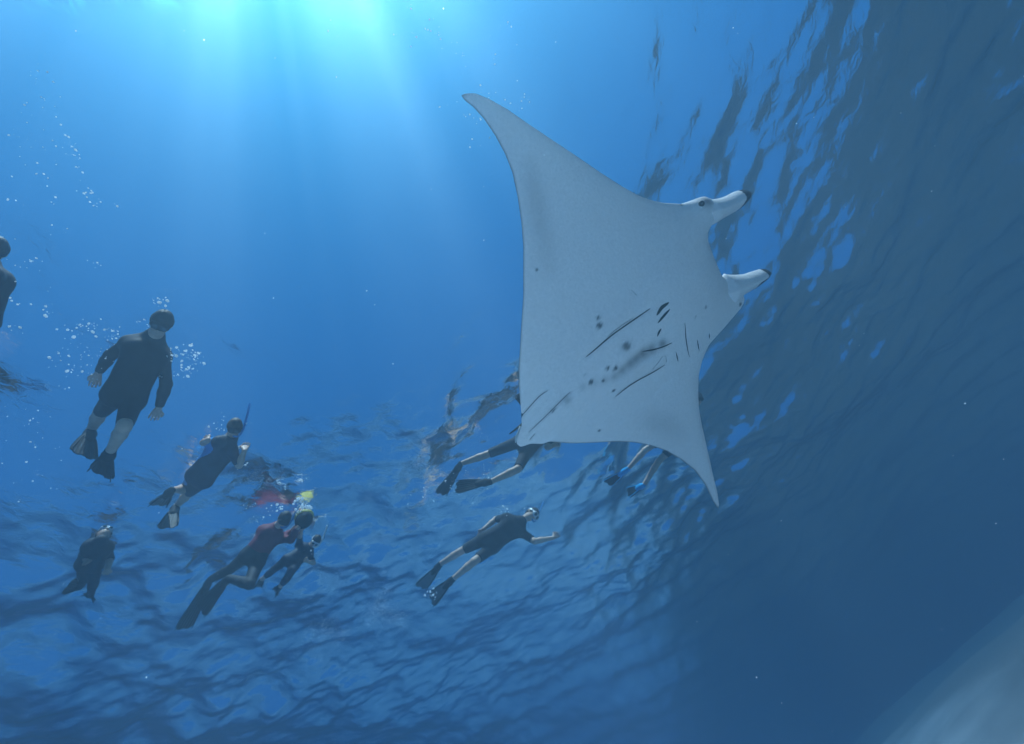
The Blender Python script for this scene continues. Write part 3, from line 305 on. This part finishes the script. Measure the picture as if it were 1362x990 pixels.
def tube(path, radii, n=10, flat=None):
    path = [np.array(p, float) for p in path]; co = []; f = []
    for i, p in enumerate(path):
        d = unit(path[min(i+1, len(path)-1)]-path[max(i-1, 0)])
        ref = np.array(flat if flat is not None else ((0, 0, 1) if abs(d[2]) < .9 else (1, 0, 0)), float)
        s = unit(np.cross(d, ref)); t = np.cross(s, d)
        r = radii[i]; ra, rb = r if isinstance(r, (tuple, list)) else (r, r)
        for k in range(n):
            a = 2*math.pi*k/n; co.append(p+s*ra*math.cos(a)+t*rb*math.sin(a))
        if i:
            o = (i-1)*n
            f += [(o+k, o+(k+1) % n, o+n+(k+1) % n, o+n+k) for k in range(n)]
    m = len(co); co += [path[0], path[-1]]; L = (len(path)-1)*n
    f += [(m, (k+1) % n, k, k) for k in range(n)]; f += [(m+1, L+k, L+(k+1) % n, L+(k+1) % n) for k in range(n)]
    me = bpy.data.meshes.new('tube'); me.from_pydata([tuple(c) for c in co], [], [tuple(dict.fromkeys(q)) for q in f])
    me.polygons.foreach_set('use_smooth', [True]*len(me.polygons)); me.update()
    return me
def empty(name, loc, label, cat, group=None):
    o = bpy.data.objects.new(name, None); COL.objects.link(o); o.location = [float(c) for c in loc]; o.empty_display_size = .2
    o['label'] = label; o['category'] = cat
    if group: o['group'] = group
    return o
def densify(pts, n):
    pts = np.array(pts, float); s = np.r_[0, np.cumsum(np.linalg.norm(np.diff(pts, axis=0), axis=1))]
    t = np.linspace(0, s[-1], n); q = np.stack([np.interp(t, s, pts[:, k]) for k in range(pts.shape[1])], 1)
    for _ in range(3): q[1:-1] = .25*q[:-2]+.5*q[1:-1]+.25*q[2:]
    return q
# ------------------------------------------------------------------ the manta ray
def build_manta(D):
    A, Bv, n = np.array(D['A']), np.array(D['B']), np.array(D['n'])
    ft = D['feat']
    root = empty('manta_ray', D['tail'], 'huge white bellied manta ray gliding overhead with wings spread and dark spotted belly', 'manta ray')
    root.matrix_world = Matrix.Translation(D['tail']) @ Matrix((A, -Bv, -n)).transposed().to_4x4()
    LW, LA, TW, TA = [np.array(D[k]) for k in ('LW', 'LA', 'TW', 'TA')]
    def smooth(x, xs, ys, h=.012):
        return sum(wt*np.interp(x+o*h, xs, ys) for o, wt in ((-1, .25), (0, .5), (1, .25)))
    zoff = lambda w: .10*(np.abs(w)/2.2)**2.5
    thick = lambda w: .17*np.exp(-(w/.50)**2)+.075*np.clip(1-np.abs(w)/2.32, 0, 1)**.8+.006
    def foil(c):
        s = 1-np.clip(c, 0, 1)
        return 2.969*np.sqrt(s)-1.26*s-3.516*s**2+2.843*s**3-1.036*s**4
    segs = [ft_ for k in ('skin_fold',) for ft_ in ft[k]]
    def groove(a, w):
        g = np.zeros_like(a)
        for (p, wd) in segs:
            q = densify(p, 14); d = np.full(a.shape, 9.)
            for (x0, y0), (x1, y1) in zip(q[:-1], q[1:]):
                dx, dy = x1-x0, y1-y0; t = np.clip(((a-x0)*dx+(w-y0)*dy)/(dx*dx+dy*dy+1e-9), 0, 1)
                d = np.minimum(d, np.hypot(a-x0-t*dx, w-y0-t*dy))
            g = np.maximum(g, np.exp(-(d/(wd*1.3))**2))
        return g
    def relief(a, w):                                        # belly: hollow along the gills, ridge along the middle, eye bulge
        r = -.024*np.exp(-((w+.115)/.05)**2)*np.exp(-((a-1.1)/.35)**2)
        r = r+.026*np.exp(-((w+.2)/.05)**2)*np.exp(-((a-1.1)/.35)**2)
        r = r+.010*np.exp(-((w-.0)/.06)**2)*np.exp(-((a-.35)/.3)**2)
        r = r+.09*np.exp(-((w-.50)/.075)**2-((a-2.5)/.12)**2)+.06*np.exp(-((w+.48)/.08)**2-((a-2.43)/.12)**2)
        return r
    def belly(a, w):
        at, al = np.interp(w, TW, TA), np.interp(w, LW, LA)
        c = (a-at)/np.maximum(al-at, .02)
        return -zoff(w)+thick(w)*foil(c)*.85
    NW, NC = 520, 150
    u = np.linspace(-1, 1, NW); w0, w1 = LW[0], LW[-1]
    w = np.where(u < 0, -w0*(np.sign(u)*np.abs(u)**1.0), w1*u)
    c = np.r_[(1-np.cos(np.linspace(0, np.pi, NC)))/2]
    w[0] += .003; w[-1] -= .003
    at, al = smooth(w, TW, TA), smooth(w, LW, LA)
    al = np.maximum(al, at+.004)
    Wg, Cg = np.meshgrid(w, c, indexing='ij'); Ag = at[:, None]+(al-at)[:, None]*Cg
    base = thick(Wg)*foil(Cg)
    edge = np.clip(foil(Cg), 0, 1)
    hv = -zoff(Wg)+base*.85+edge*relief(Ag, Wg)-groove(Ag, Wg)*.010
    hd = -zoff(Wg)-base*1.0
    pig = np.zeros_like(Ag)
    for a_, w_, r, s in ft['spots']: pig = np.maximum(pig, s*np.clip(1.5-(np.hypot((Ag-a_), (Wg-w_))/r)**2*.9, 0, 1))
    for a_, w_, r, s in ft['soft']: pig = 1-(1-pig)*(1-s*np.exp(-(((Ag-a_)**2+(Wg-w_)**2)/r**2)))  # soft blotches, plus shade painted along the belly crease
    dt = (Ag-at[:, None])                                     # dark rim along the trailing and leading edges
    rim = np.exp(-(dt/.010)**2)*np.clip((np.abs(Wg)-.2)*8, 0, 1)*.75
    dl = (al[:, None]-Ag); rim = np.maximum(rim, .65*np.exp(-(dl/.006)**2)*((np.abs(Wg) > .8) & (np.sin(Wg*23)+np.sin(Wg*41) > -.6)))
    tipd = np.exp(-((np.abs(Wg)-2.28)/.03)**2)*.8
    pig = np.clip(np.maximum(np.maximum(pig, rim), tipd), 0, .97)
    cv = np.stack([Ag, -Wg, -hv], -1).reshape(-1, 3); cdn = np.stack([Ag, -Wg, -hd], -1).reshape(-1, 3)
    i = np.arange(NW*NC).reshape(NW, NC); k = NW*NC
    fv = np.stack([i[:-1, :-1], i[:-1, 1:], i[1:, 1:], i[1:, :-1]], -1).reshape(-1, 4)
    j = i+k; j[:, 0] = i[:, 0]; j[:, -1] = i[:, -1]; j[0] = i[0]; j[-1] = i[-1]
    fd = np.stack([j[:-1, :-1], j[1:, :-1], j[1:, 1:], j[:-1, 1:]], -1).reshape(-1, 4)
    me = np_mesh('manta_body', np.concatenate([cv, cdn]), np.concatenate([fv, fd]))
    at_ = me.attributes.new('pigment_shade', 'FLOAT', 'POINT'); at_.data.foreach_set('value', np.r_[pig.ravel(), pig.ravel()].astype('f'))
    me.materials.append(MT['belly']); me.materials.append(MT['back'])
    me.polygons.foreach_set('material_index', np.r_[np.zeros(len(fv)), np.ones(len(fd))].astype('i'))
    obj('body', me, None, root)
    def Bh(a, w, lift): return float(np.interp(0, [0], [belly(np.array([a]), np.array([w]))[0]]))+lift+float(relief(np.array([a]), np.array([w]))[0])
    for kind in ('gill_slit', 'skin_fold'):
        for p, wd in ft[kind]:
            q = densify(p, 16); co = []; f = []
            for t, (a, w_) in enumerate(q):
                d = unit(np.r_[q[min(t+1, 15)]-q[max(t-1, 0)], 0]); s = np.array([-d[1], d[0]])
                x = t/15; hw = wd*.5*(math.sin(math.pi*min(1, max(0, .06+.88*x)))**.7)
                if kind == 'skin_fold': hw *= .55+.45*abs(2*x-1)
                deep = .0 if kind == 'gill_slit' else -.006
                for o_, l_ in ((-1, .0015), (0, .004), (1, .0015)):
                    a2, w2 = a+s[0]*hw*o_, w_+s[1]*hw*o_
                    co.append((a2, -w2, -Bh(a2, w2, l_+deep)))
                if t: f += [(3*t-3+k_, 3*t-2+k_, 3*t+1+k_, 3*t+k_) for k_ in (0, 1)]
            m2 = bpy.data.meshes.new(kind); m2.from_pydata(co, [], f); m2.polygons.foreach_set('use_smooth', [True]*len(f))
            obj(kind, m2, MT['slit'], root)
    for key, dark in (('ceph1', .74), ('ceph2', .8)):
        q = densify(ft[key], 40); co = []; f = []; pg = []; nn = 36
        q[0] = q[0]-(q[1]-q[0])*2
        for t in range(40):
            p = q[t]; d = unit((q[min(t+1, 39)]-q[max(t-1, 0)])[:2]); s = np.array([-d[1], d[0]])
            r = p[3]*(1 if t < 36 else math.sqrt(max(.02, 1-((t-36)/3.2)**2)))*min(1, .25+t/9)
            for k_ in range(nn):
                al_ = 2*math.pi*k_/nn; ca, sa_ = math.cos(al_), math.sin(al_)
                o_ = math.copysign(abs(ca)**1.4, ca)*r; v_ = math.copysign(abs(sa_)**1.4, sa_)*min(r*1.35, .075+.45*r)*(1 if sa_ > 0 else .6)
                co.append((p[0]+s[0]*o_, -(p[1]+s[1]*o_), -(p[2]-.02+v_+.05*(o_ > 0)*0)))
                x = t/39
                side = o_ if key == 'ceph1' else o_
                g = 0.
                if key == 'ceph1': g = .95*min(1, max(0, (x-.60-.085*(1-max(-1, min(1, -o_/r))))*14))
                else: g = .95*min(1, max(0, (x-.80)*20))
                if key == 'ceph2' and x > .55 and o_ < -.35*r-.5*r*(x < .62): g = .93
                pg.append(g)
            if t: f += [((t-1)*nn+k_, (t-1)*nn+(k_+1) % nn, t*nn+(k_+1) % nn, t*nn+k_) for k_ in range(nn)]
        f.append(tuple(range(39*nn, 40*nn))); f.append(tuple(range(nn))[::-1])
        m2 = bpy.data.meshes.new('cephalic_fin'); m2.from_pydata(co, [], f); m2.polygons.foreach_set('use_smooth', [True]*len(f))
        m2.materials.append(MT['belly']); m2.materials.append(MT['back'])
        m2.polygons.foreach_set('material_index', [int(sum(pg[v] for v in q_) / len(q_) > .45) for q_ in f])
        obj('cephalic_fin', m2, None, root)
    a, w_ = ft['eye']
    bm = bmesh.new(); bmesh.ops.create_icosphere(bm, subdivisions=3, radius=.026); me = bpy.data.meshes.new('eye'); bm.to_mesh(me)
    me.polygons.foreach_set('use_smooth', [True]*len(me.polygons))
    o = obj('eye', me, MT['eye'], root); o.location = (a-.07, -w_-.01, -Bh(a-.07, w_, -.022))
    g = ft['dorsal']                                          # small dark dorsal fin at the tail root, rising behind the wing edge
    pr = [(x, -y) for x, y in g]
    co = [(x, y, .10) for x, y in pr]+[(x-.004, y+.022, .17) for x, y in pr]; nn = len(pr)
    f = [tuple(range(nn))[::-1], tuple(range(nn, 2*nn))]+[(k_, (k_+1) % nn, nn+(k_+1) % nn, nn+k_) for k_ in range(nn)]
    me = bpy.data.meshes.new('dorsal_fin'); me.from_pydata(co, [], f); obj('dorsal_fin', me, MT['back'], root)
    g = np.array(ft['claw'])
    obj('tail', tube([(g[0][0]+.12, -g[0][1], .05), (g[0][0], -g[0][1], .06), (g[1][0], -g[1][1], .075)], [(.018, .012), (.014, .012), (.005, .005)], 10), MT['back'], root)
    obj('pelvic_fin', tube([(g[2][0]+.03, -g[2][1], .045), (g[3][0]-.03, -g[3][1]+.004, .05), (g[4][0]-.03, -g[4][1], .05), (g[5][0], -g[5][1], .045)], [(.022, .008), (.016, .008), (.011, .008), (.004, .004)], 10), MT['white'], root)
    return root
# ------------------------------------------------------------------ people
CAMP = V(0, 0, -DEPTH)
def build_person(J, H, label, top, bottom, hair='hair', face_up=0., mask='rubber', snorkel=None, fins=('rubber', .5, .1), stripe=None, skin='skin', group='snorkellers at the surface', h=.009, snork_side=1, sleeve=1., leg=1., names=('shirt', 'shorts'), foot=True):
    J = {k: np.array(v, float) for k, v in J.items()}; k = H/1.75
    root = empty('person', J['pelvis'], label, 'person', group)
    o0 = J['pelvis'].copy(); J = {a: b-o0 for a, b in J.items()}; camp = CAMP-o0
    p, nk, hd = J['pelvis'], J['neck'], J['head']
    ax = nk-p; lat = unit(J['sb']-J['sa'])
    for s in 'ab': J['s'+s] = J['s'+s]-ax*.13+(nk-J['s'+s])*.10
    up = unit(hd-nk)
    fd = V(0, 0, -1)*.8+unit(camp-hd)*(.5+face_up)+unit(ax)*.15; fd = unit(fd-up*(fd@up)); sd = np.cross(up, fd)
    ps = np.array(list(J.values())); lo, hi = ps.min(0)-.22, ps.max(0)+.22
    ch, wa = p+.70*ax, p+.33*ax
    fk = lambda a, s: unit(a-s)
    def torso(F, g=0., legs_only=False):
        if not legs_only:
            for s in (-1, 1):
                F.cone(ch+s*.068*k*lat, wa+s*.055*k*lat, .106*k, .084*k, .05*k, grow=g)
                F.cone(J['sa' if s < 0 else 'sb'], ch+s*.06*k*lat, .058*k, .095*k, .06*k, grow=g)
                F.cone(nk, J['sa' if s < 0 else 'sb'], .055*k, .056*k, .05*k, grow=g)
        for s, hj in ((-1, 'ha'), (1, 'hb')):
            F.cone(wa+s*.055*k*lat, p+.5*(J[hj]-p)+s*.03*k*lat, .086*k, .108*k, .05*k, grow=g)
    def arm(F, s, upto, g=0.):
        a, b, c = J['s'+s], J['e'+s], J['w'+s]
        F.cone(a, b, .056*k, .042*k, .03*k, clip=None if upto >= 1 else upto, grow=g)
        if upto > 1:
            F.cone(b, b+(c-b)*.35, .043*k, .042*k, .02*k, clip=None if upto >= 1.35 else (upto-1)/.35, grow=g)
            if upto > 1.35: F.cone(b+(c-b)*.35, c, .042*k, .028*k, .02*k, clip=None if upto >= 2 else (upto-1.35)/.65, grow=g)
    def legp(F, s, upto, g=0.):
        a, b, c = J['h'+s], J['k'+s], J['a'+s]
        F.cone(a, b, .083*k, .053*k, .04*k, clip=None if upto >= 1 else upto, grow=g)
        if upto > 1:
            m_ = b+(c-b)*.3
            F.cone(b, m_, .054*k, .055*k, .02*k, clip=None if upto >= 1.3 else (upto-1)/.3, grow=g)
            if upto > 1.3: F.cone(m_, c, .055*k, .036*k, .02*k, clip=None if upto >= 2 else (upto-1.3)/.7, grow=g)
    F = Field(lo, hi, h)
    torso(F)
    for s in 'ab':
        arm(F, s, 2); legp(F, s, 2)
        w_, t_ = J['w'+s], J['t'+s]; d = unit(t_-w_); n_ = unit(np.cross(d, unit(camp-w_))); pl = unit(np.cross(n_, d)); L = .18*k
        for q in (-1, 0, 1): F.cone(w_+d*.02*k+n_*q*.012*k, w_+d*.085*k+n_*q*.024*k, .019*k, .017*k, .012)
        for q, ln in zip((-1.5, -.5, .5, 1.5), (.062, .078, .083, .07)):   # four fingers, slightly curled, and the thumb
            r0 = w_+d*.088*k+n_*q*.019*k; r1 = r0+(d*ln*.55+n_*q*.006)*k; r2 = r1+(unit(d*.8+pl*.6)*ln*.5)*k
            F.cone(r0, r1, .0105*k, .0095*k, .004); F.cone(r1, r2, .0095*k, .008*k, .004)
        sg = 1 if s == 'a' else -1
        r0 = w_+d*.035*k+n_*sg*.022*k; r1 = r0+(d*.035+n_*sg*.032)*k; F.cone(r0, r1, .014*k, .011*k, .008); F.cone(r1, r1+(d*.03+pl*.01)*k, .011*k, .009*k, .004)
        fd_ = unit(J['f'+s]-J['a'+s]); F.cone(J['a'+s], J['a'+s]+fd_*.09*k, .038*k, .042*k, .02); F.cone(J['a'+s]+fd_*.09*k, J['a'+s]+fd_*.2*k, .042*k, .026*k, .02)
    F.cone(nk-unit(ax)*.03*k, hd-up*.05*k, .062*k, .055*k, .03)
    F.ell(hd, (sd, fd, up), (.076*k, .094*k, .112*k), .02)
    F.ell(hd+fd*.035*k-up*.055*k, (sd, fd, up), (.055*k, .056*k, .058*k), .03)
    F.cone(hd+fd*.086*k+up*.012*k, hd+fd*.108*k-up*.022*k, .010*k, .015*k, .012)
    F.cone(hd+fd*.088*k-up*.058*k-sd*.02*k, hd+fd*.088*k-up*.058*k+sd*.02*k, .010*k, .010*k, .008)
    for s in (-1, 1): F.ell(hd+sd*s*.078*k-up*.005*k, (sd, fd, up), (.012*k, .02*k, .03*k), .01)
    obj('body', np_mesh('person_body', *F.mesh()), MT[skin], root)
    def garment(name, matl, fn):
        G = Field(lo, hi, h); fn(G); co, f = G.mesh(); me = np_mesh(name, co, f)
        o = obj(name, me, MT[matl], root)
        if stripe:
            me.materials.append(MT[stripe]); cen = co[f].mean(1)
            a_, b_ = J['sa']*.4+ch*.6-lat*.10*k+unit(camp)*.03, J['ha']*.6+J['ka']*.4-lat*.06*k+unit(camp)*.03
            d = b_-a_; t = np.clip(((cen-a_)@d)/(d@d), 0, 1); D = np.linalg.norm(cen-a_-t[:, None]*d, axis=1)
            me.polygons.foreach_set('material_index', ((D < .085*k)).astype('i'))
        return o
    if top == bottom:
        garment('wetsuit', top, lambda G: (torso(G, .009), [(arm(G, s, sleeve, .008), legp(G, s, leg, .009)) for s in 'ab'], G.cone(nk-unit(ax)*.03*k, nk+up*.02*k, .063*k, .06*k, .03, grow=.006)))
    else:
        garment(names[0], top, lambda G: (torso(G, .011), [arm(G, s, sleeve, .011) for s in 'ab']))
        garment(names[1], bottom, lambda G: (torso(G, .014, True), [legp(G, s, leg, .014) for s in 'ab']))
    if hair:
        G = Field(hd-.25, hd+.25, .008)
        G.ell(hd+up*.008*k, (sd, fd, up), (.079*k, .097*k, .114*k), .004, grow=.008, cut=((unit(fd*.8-up*.75), .035*k),))
        obj('hair', np_mesh('hair', *G.mesh()), MT[hair], root)
    G = Field(hd-.25, hd+.25, .007)                            # diving mask: skirt round the eyes and a strap round the head
    mc = hd+fd*.080*k+up*.02*k
    G.ell(mc, (sd, fd, up), (.078*k, .045*k, .048*k), .01, cut=((fd, .034*k),))
    G.ell(hd+up*.02*k, (sd, fd, up), (.079*k, .098*k, .113*k), .004, grow=.012, cut=((up, .014*k), (-up, .014*k)))
    mo = obj('diving_mask', np_mesh('diving_mask', *G.mesh()), MT[mask], root)
    for s in (-1, 1):
        G = Field(mc-.12, mc+.12, .006)
        G.ell(mc+fd*.030*k+sd*s*.034*k, (sd, fd, up), (.029*k, .012*k, .030*k), .004)
        obj('lens', np_mesh('mask_lens', *G.mesh()), MT['lens'], mo)
    if snorkel:
        q = hd+fd*.10*k-up*.06*k; sdn = sd*snork_side
        pts = [q, q+sdn*.03*k-up*.012*k+fd*.02*k, q+sdn*.075*k+fd*.0*k, hd+sdn*.10*k+fd*.05*k+up*.02*k, hd+sdn*.105*k+up*.10*k+V(0, 0, .03), hd+sdn*.105*k+up*.20*k+V(0, 0, .10), hd+sdn*.10*k+up*.28*k+V(0, 0, .17)]
        pt = densify(pts, 22)
        obj('snorkel', tube(pt, [.0125]*22, 10), MT[snorkel], root)
    if fins:
        fm, L, wid = fins[:3]; bl = fins[3] if len(fins) > 3 else fm
        for s in 'ab':
            a, f_ = J['a'+s], J['f'+s]; d = unit(f_-a); Lt = np.linalg.norm(f_-a)
            cdir = unit(camp-a); sv = unit(np.cross(d, cdir)); nv = np.cross(sv, d)
            an = .45 if s == 'a' else -.35
            sv = unit(sv*math.cos(an)+nv*math.sin(an)); nv = np.cross(sv, d)
            G = Field(np.minimum(a, f_)-.15, np.maximum(a, f_)+.15, .009)
            G.cone(a+d*.0, a+d*.10*k, .045*k, .05*k, .02, clip=None); G.cone(a+d*.10*k, a+d*.24*k, .05*k, .034*k, .03)
            for q in (-1, 1): G.cone(a+d*.12*k+sv*q*.03*k, a+d*min(Lt, .3)+sv*q*wid*.62, .016, .011, .01); G.cone(a+d*min(Lt-.02, .3)+sv*q*wid*.62, a+d*(Lt-.03)+sv*q*wid*.97, .011, .007, .006)
            fo = obj('swim_fin', np_mesh('swim_fin', *G.mesh()), MT[fm], root)
            co = []; fc = []; nx, ny = 14, 13
            for i in range(nx):
                x = i/(nx-1); ww = wid*(.5+.5*min(1, x*1.25)**.8)
                for j in range(ny):
                    y = j/(ny-1)*2-1
                    end = Lt-.015-.03*abs(y)**2-.02*math.cos(y*math.pi*2)
                    rib = .004*math.cos(y*math.pi*3)**8
                    pp = a+d*(.15*k+(end-.15*k)*x)+sv*ww*y+nv*(.012*x*x*abs(y)*0-.03*x*x)
                    co += [tuple(pp+nv*(.003+rib)), tuple(pp-nv*(.003+rib))]
            I = lambda i, j, t: 2*(i*ny+j)+t
            for i in range(nx-1):
                for j in range(ny-1):
                    fc += [(I(i, j, 0), I(i+1, j, 0), I(i+1, j+1, 0), I(i, j+1, 0)), (I(i, j, 1), I(i, j+1, 1), I(i+1, j+1, 1), I(i+1, j, 1))]
            for i in range(nx-1):
                fc += [(I(i, 0, 0), I(i, 0, 1), I(i+1, 0, 1), I(i+1, 0, 0)), (I(i, ny-1, 0), I(i+1, ny-1, 0), I(i+1, ny-1, 1), I(i, ny-1, 1))]
            for j in range(ny-1):
                fc += [(I(nx-1, j, 0), I(nx-1, j, 1), I(nx-1, j+1, 1), I(nx-1, j+1, 0)), (I(0, j, 0), I(0, j+1, 0), I(0, j+1, 1), I(0, j, 1))]
            me = bpy.data.meshes.new('fin_blade'); me.from_pydata(co, [], fc)
            obj('fin_blade', me, MT[bl], fo)
    return root
# ------------------------------------------------------------------ bubbles
def sphere_set(name, pts, rads, sub, label=None, **kw):
    bm = bmesh.new()
    if sub: bmesh.ops.create_icosphere(bm, subdivisions=sub, radius=1)
    else: bmesh.ops.create_icosphere(bm, subdivisions=1, radius=1)
    bm.verts.ensure_lookup_table(); b = np.array([v.co[:] for v in bm.verts]); fs = np.array([[v.index for v in f.verts] for f in bm.faces]); bm.free()
    rng = np.random.default_rng(len(pts)); sc = rng.uniform(.65, 1.25, (len(pts), 1, 3))
    co = (np.array(pts)[:, None, :]+b[None]*np.array(rads)[:, None, None]*sc).reshape(-1, 3)
    f = (fs[None]+np.arange(len(pts))[:, None, None]*len(b)).reshape(-1, 3)
    return obj(name, np_mesh(name, co, f), MT['foam'], None, kind='stuff', label=label)
build_manta(MANTA)
G_ = 'snorkellers at the surface'
build_person(PEOPLE['man'], 1.88, 'large man floating upright in a black knee length wetsuit with short dark fins', 'black', 'black', sleeve=1.93, leg=.88, fins=('rubber', .5, .115), face_up=1.3)
build_person(PEOPLE['teen'], 1.62, 'slim snorkeller in a navy wetsuit with bright blue side panel, raised hand and pale fins', 'navy', 'navy', sleeve=.85, leg=.9, stripe='blue', fins=('rubber', .5, .095, 'pale'), snorkel='snork', snork_side=1, hair='fair')
build_person(PEOPLE['kid'], 1.45, 'small dark snorkeller alone at lower left with legs hanging down', 'black', 'black', sleeve=1.2, leg=1.95, fins=('rubber', .45, .09), mask='silver')
build_person(PEOPLE['woman'], 1.68, 'woman in maroon top and black leggings, very long black fins, holding the yellow float', 'maroon', 'black', sleeve=1.95, leg=1.97, names=('rash_top', 'leggings'), fins=('rubber', .85, .11), snorkel='snork')
build_person(PEOPLE['child'], 1.3, 'child in a dark wetsuit with a silver mask floating beside the woman in maroon', 'navy', 'navy', sleeve=.8, leg=1.6, fins=('rubber', .3, .07, 'pale'), mask='silver', snorkel='white', face_up=.8)
build_person(PEOPLE['legs'], 1.78, "snorkeller half hidden behind the manta's tail with bare calves and black fins bent apart", 'shirt', 'shorts', sleeve=.8, leg=.92, fins=('rubber', .55, .10), skin='skin_tan')
build_person(PEOPLE['shirtman'], 1.88, 'man in dark T-shirt and shorts swimming with one arm reaching out, black ribbed fins', 'shirt', 'shorts', sleeve=.85, leg=.8, fins=('rubber', .6, .115, 'grey'), snorkel='snork', mask='silver')
build_person(PEOPLE['bluefins'], 1.75, "snorkeller behind the manta's lower wing, only pale legs with blue edged fins showing", 'shirt', 'shorts', sleeve=.8, leg=.7, fins=('bluefin', .5, .10, 'rubber'))
build_person(PEOPLE['edge'], 1.75, 'dark clothed snorkeller cut off by the left edge of the photo', 'black', 'black', sleeve=1.6, leg=1.2, fins=('rubber', .55, .10))
# yellow topped swim float in the woman's hands
fl = empty('swim_float', FLOAT, 'round dark swim float with a yellow top held up at the surface', 'float')
bm = bmesh.new(); bmesh.ops.create_uvsphere(bm, u_segments=24, v_segments=16, radius=.115); bmesh.ops.scale(bm, vec=(1.1, .95, 1.05), verts=bm.verts)
me = bpy.data.meshes.new('float_hull'); bm.to_mesh(me); me.polygons.foreach_set('use_smooth', [True]*len(me.polygons)); o = obj('hull', me, MT['rubber'], fl)
bm = bmesh.new(); bmesh.ops.create_uvsphere(bm, u_segments=24, v_segments=16, radius=.118); bmesh.ops.scale(bm, vec=(1.18, 1.05, .62), verts=bm.verts); bmesh.ops.translate(bm, vec=(-.015, .02, .085), verts=bm.verts)
me = bpy.data.meshes.new('float_cap'); bm.to_mesh(me); me.polygons.foreach_set('use_smooth', [True]*len(me.polygons)); obj('cap', me, MT['yellow'], fl)
NAMES = dict(man='white bubbles rising round the large man', ring='ring of bubbles beside the large man', teen='small bubbles round the slim snorkeller', woman='white foam over the yellow float', p7='bubbles round the man in the T-shirt', p6="bubbles round the legs behind the manta's tail", far_left='scattered bubbles along the left side', drift='tiny bubbles drifting near the top of the water', snow='tiny pale specks drifting in the open water', wisp='pale wisps of stirred up micro bubbles')
rng = np.random.default_rng(3)
for nm, cl in BUBBLES:
    P, Q = [], []
    for x, y, z, s, n, a, b in cl:
        if nm == 'ring':
            t = rng.uniform(-2.2, 2.6, n); r = .125+rng.normal(0, .035, n)
            q = np.stack([x+r*np.cos(t), y+r*np.sin(t), z+rng.normal(0, .05, n)], 1)
        else:
            ln = rng.normal(0, 1, (n, 3))*s*np.array([.7, .7, .35]); dr = rng.normal(0, 1, 3)*np.array([1, 1, .3]); dr /= np.linalg.norm(dr)
            q = V(x, y, z)+ln*.7+dr*rng.normal(0, s*.9, (n, 1))
        if nm != 'drift': q[:, 2] = np.minimum(q[:, 2], -.03)
        P.append(q); Q.append((a*.7+(b*1.5-a)*rng.uniform(0, 1, n)**3.2)*(1.15 if nm not in ('snow', 'drift') else 1))
    sphere_set({'wisp': 'bubble_haze', 'snow': 'drifting_specks'}.get(nm, 'bubbles'), np.concatenate(P), np.concatenate(Q), 2 if nm not in ('wisp', 'drift', 'snow') else 0, NAMES[nm])
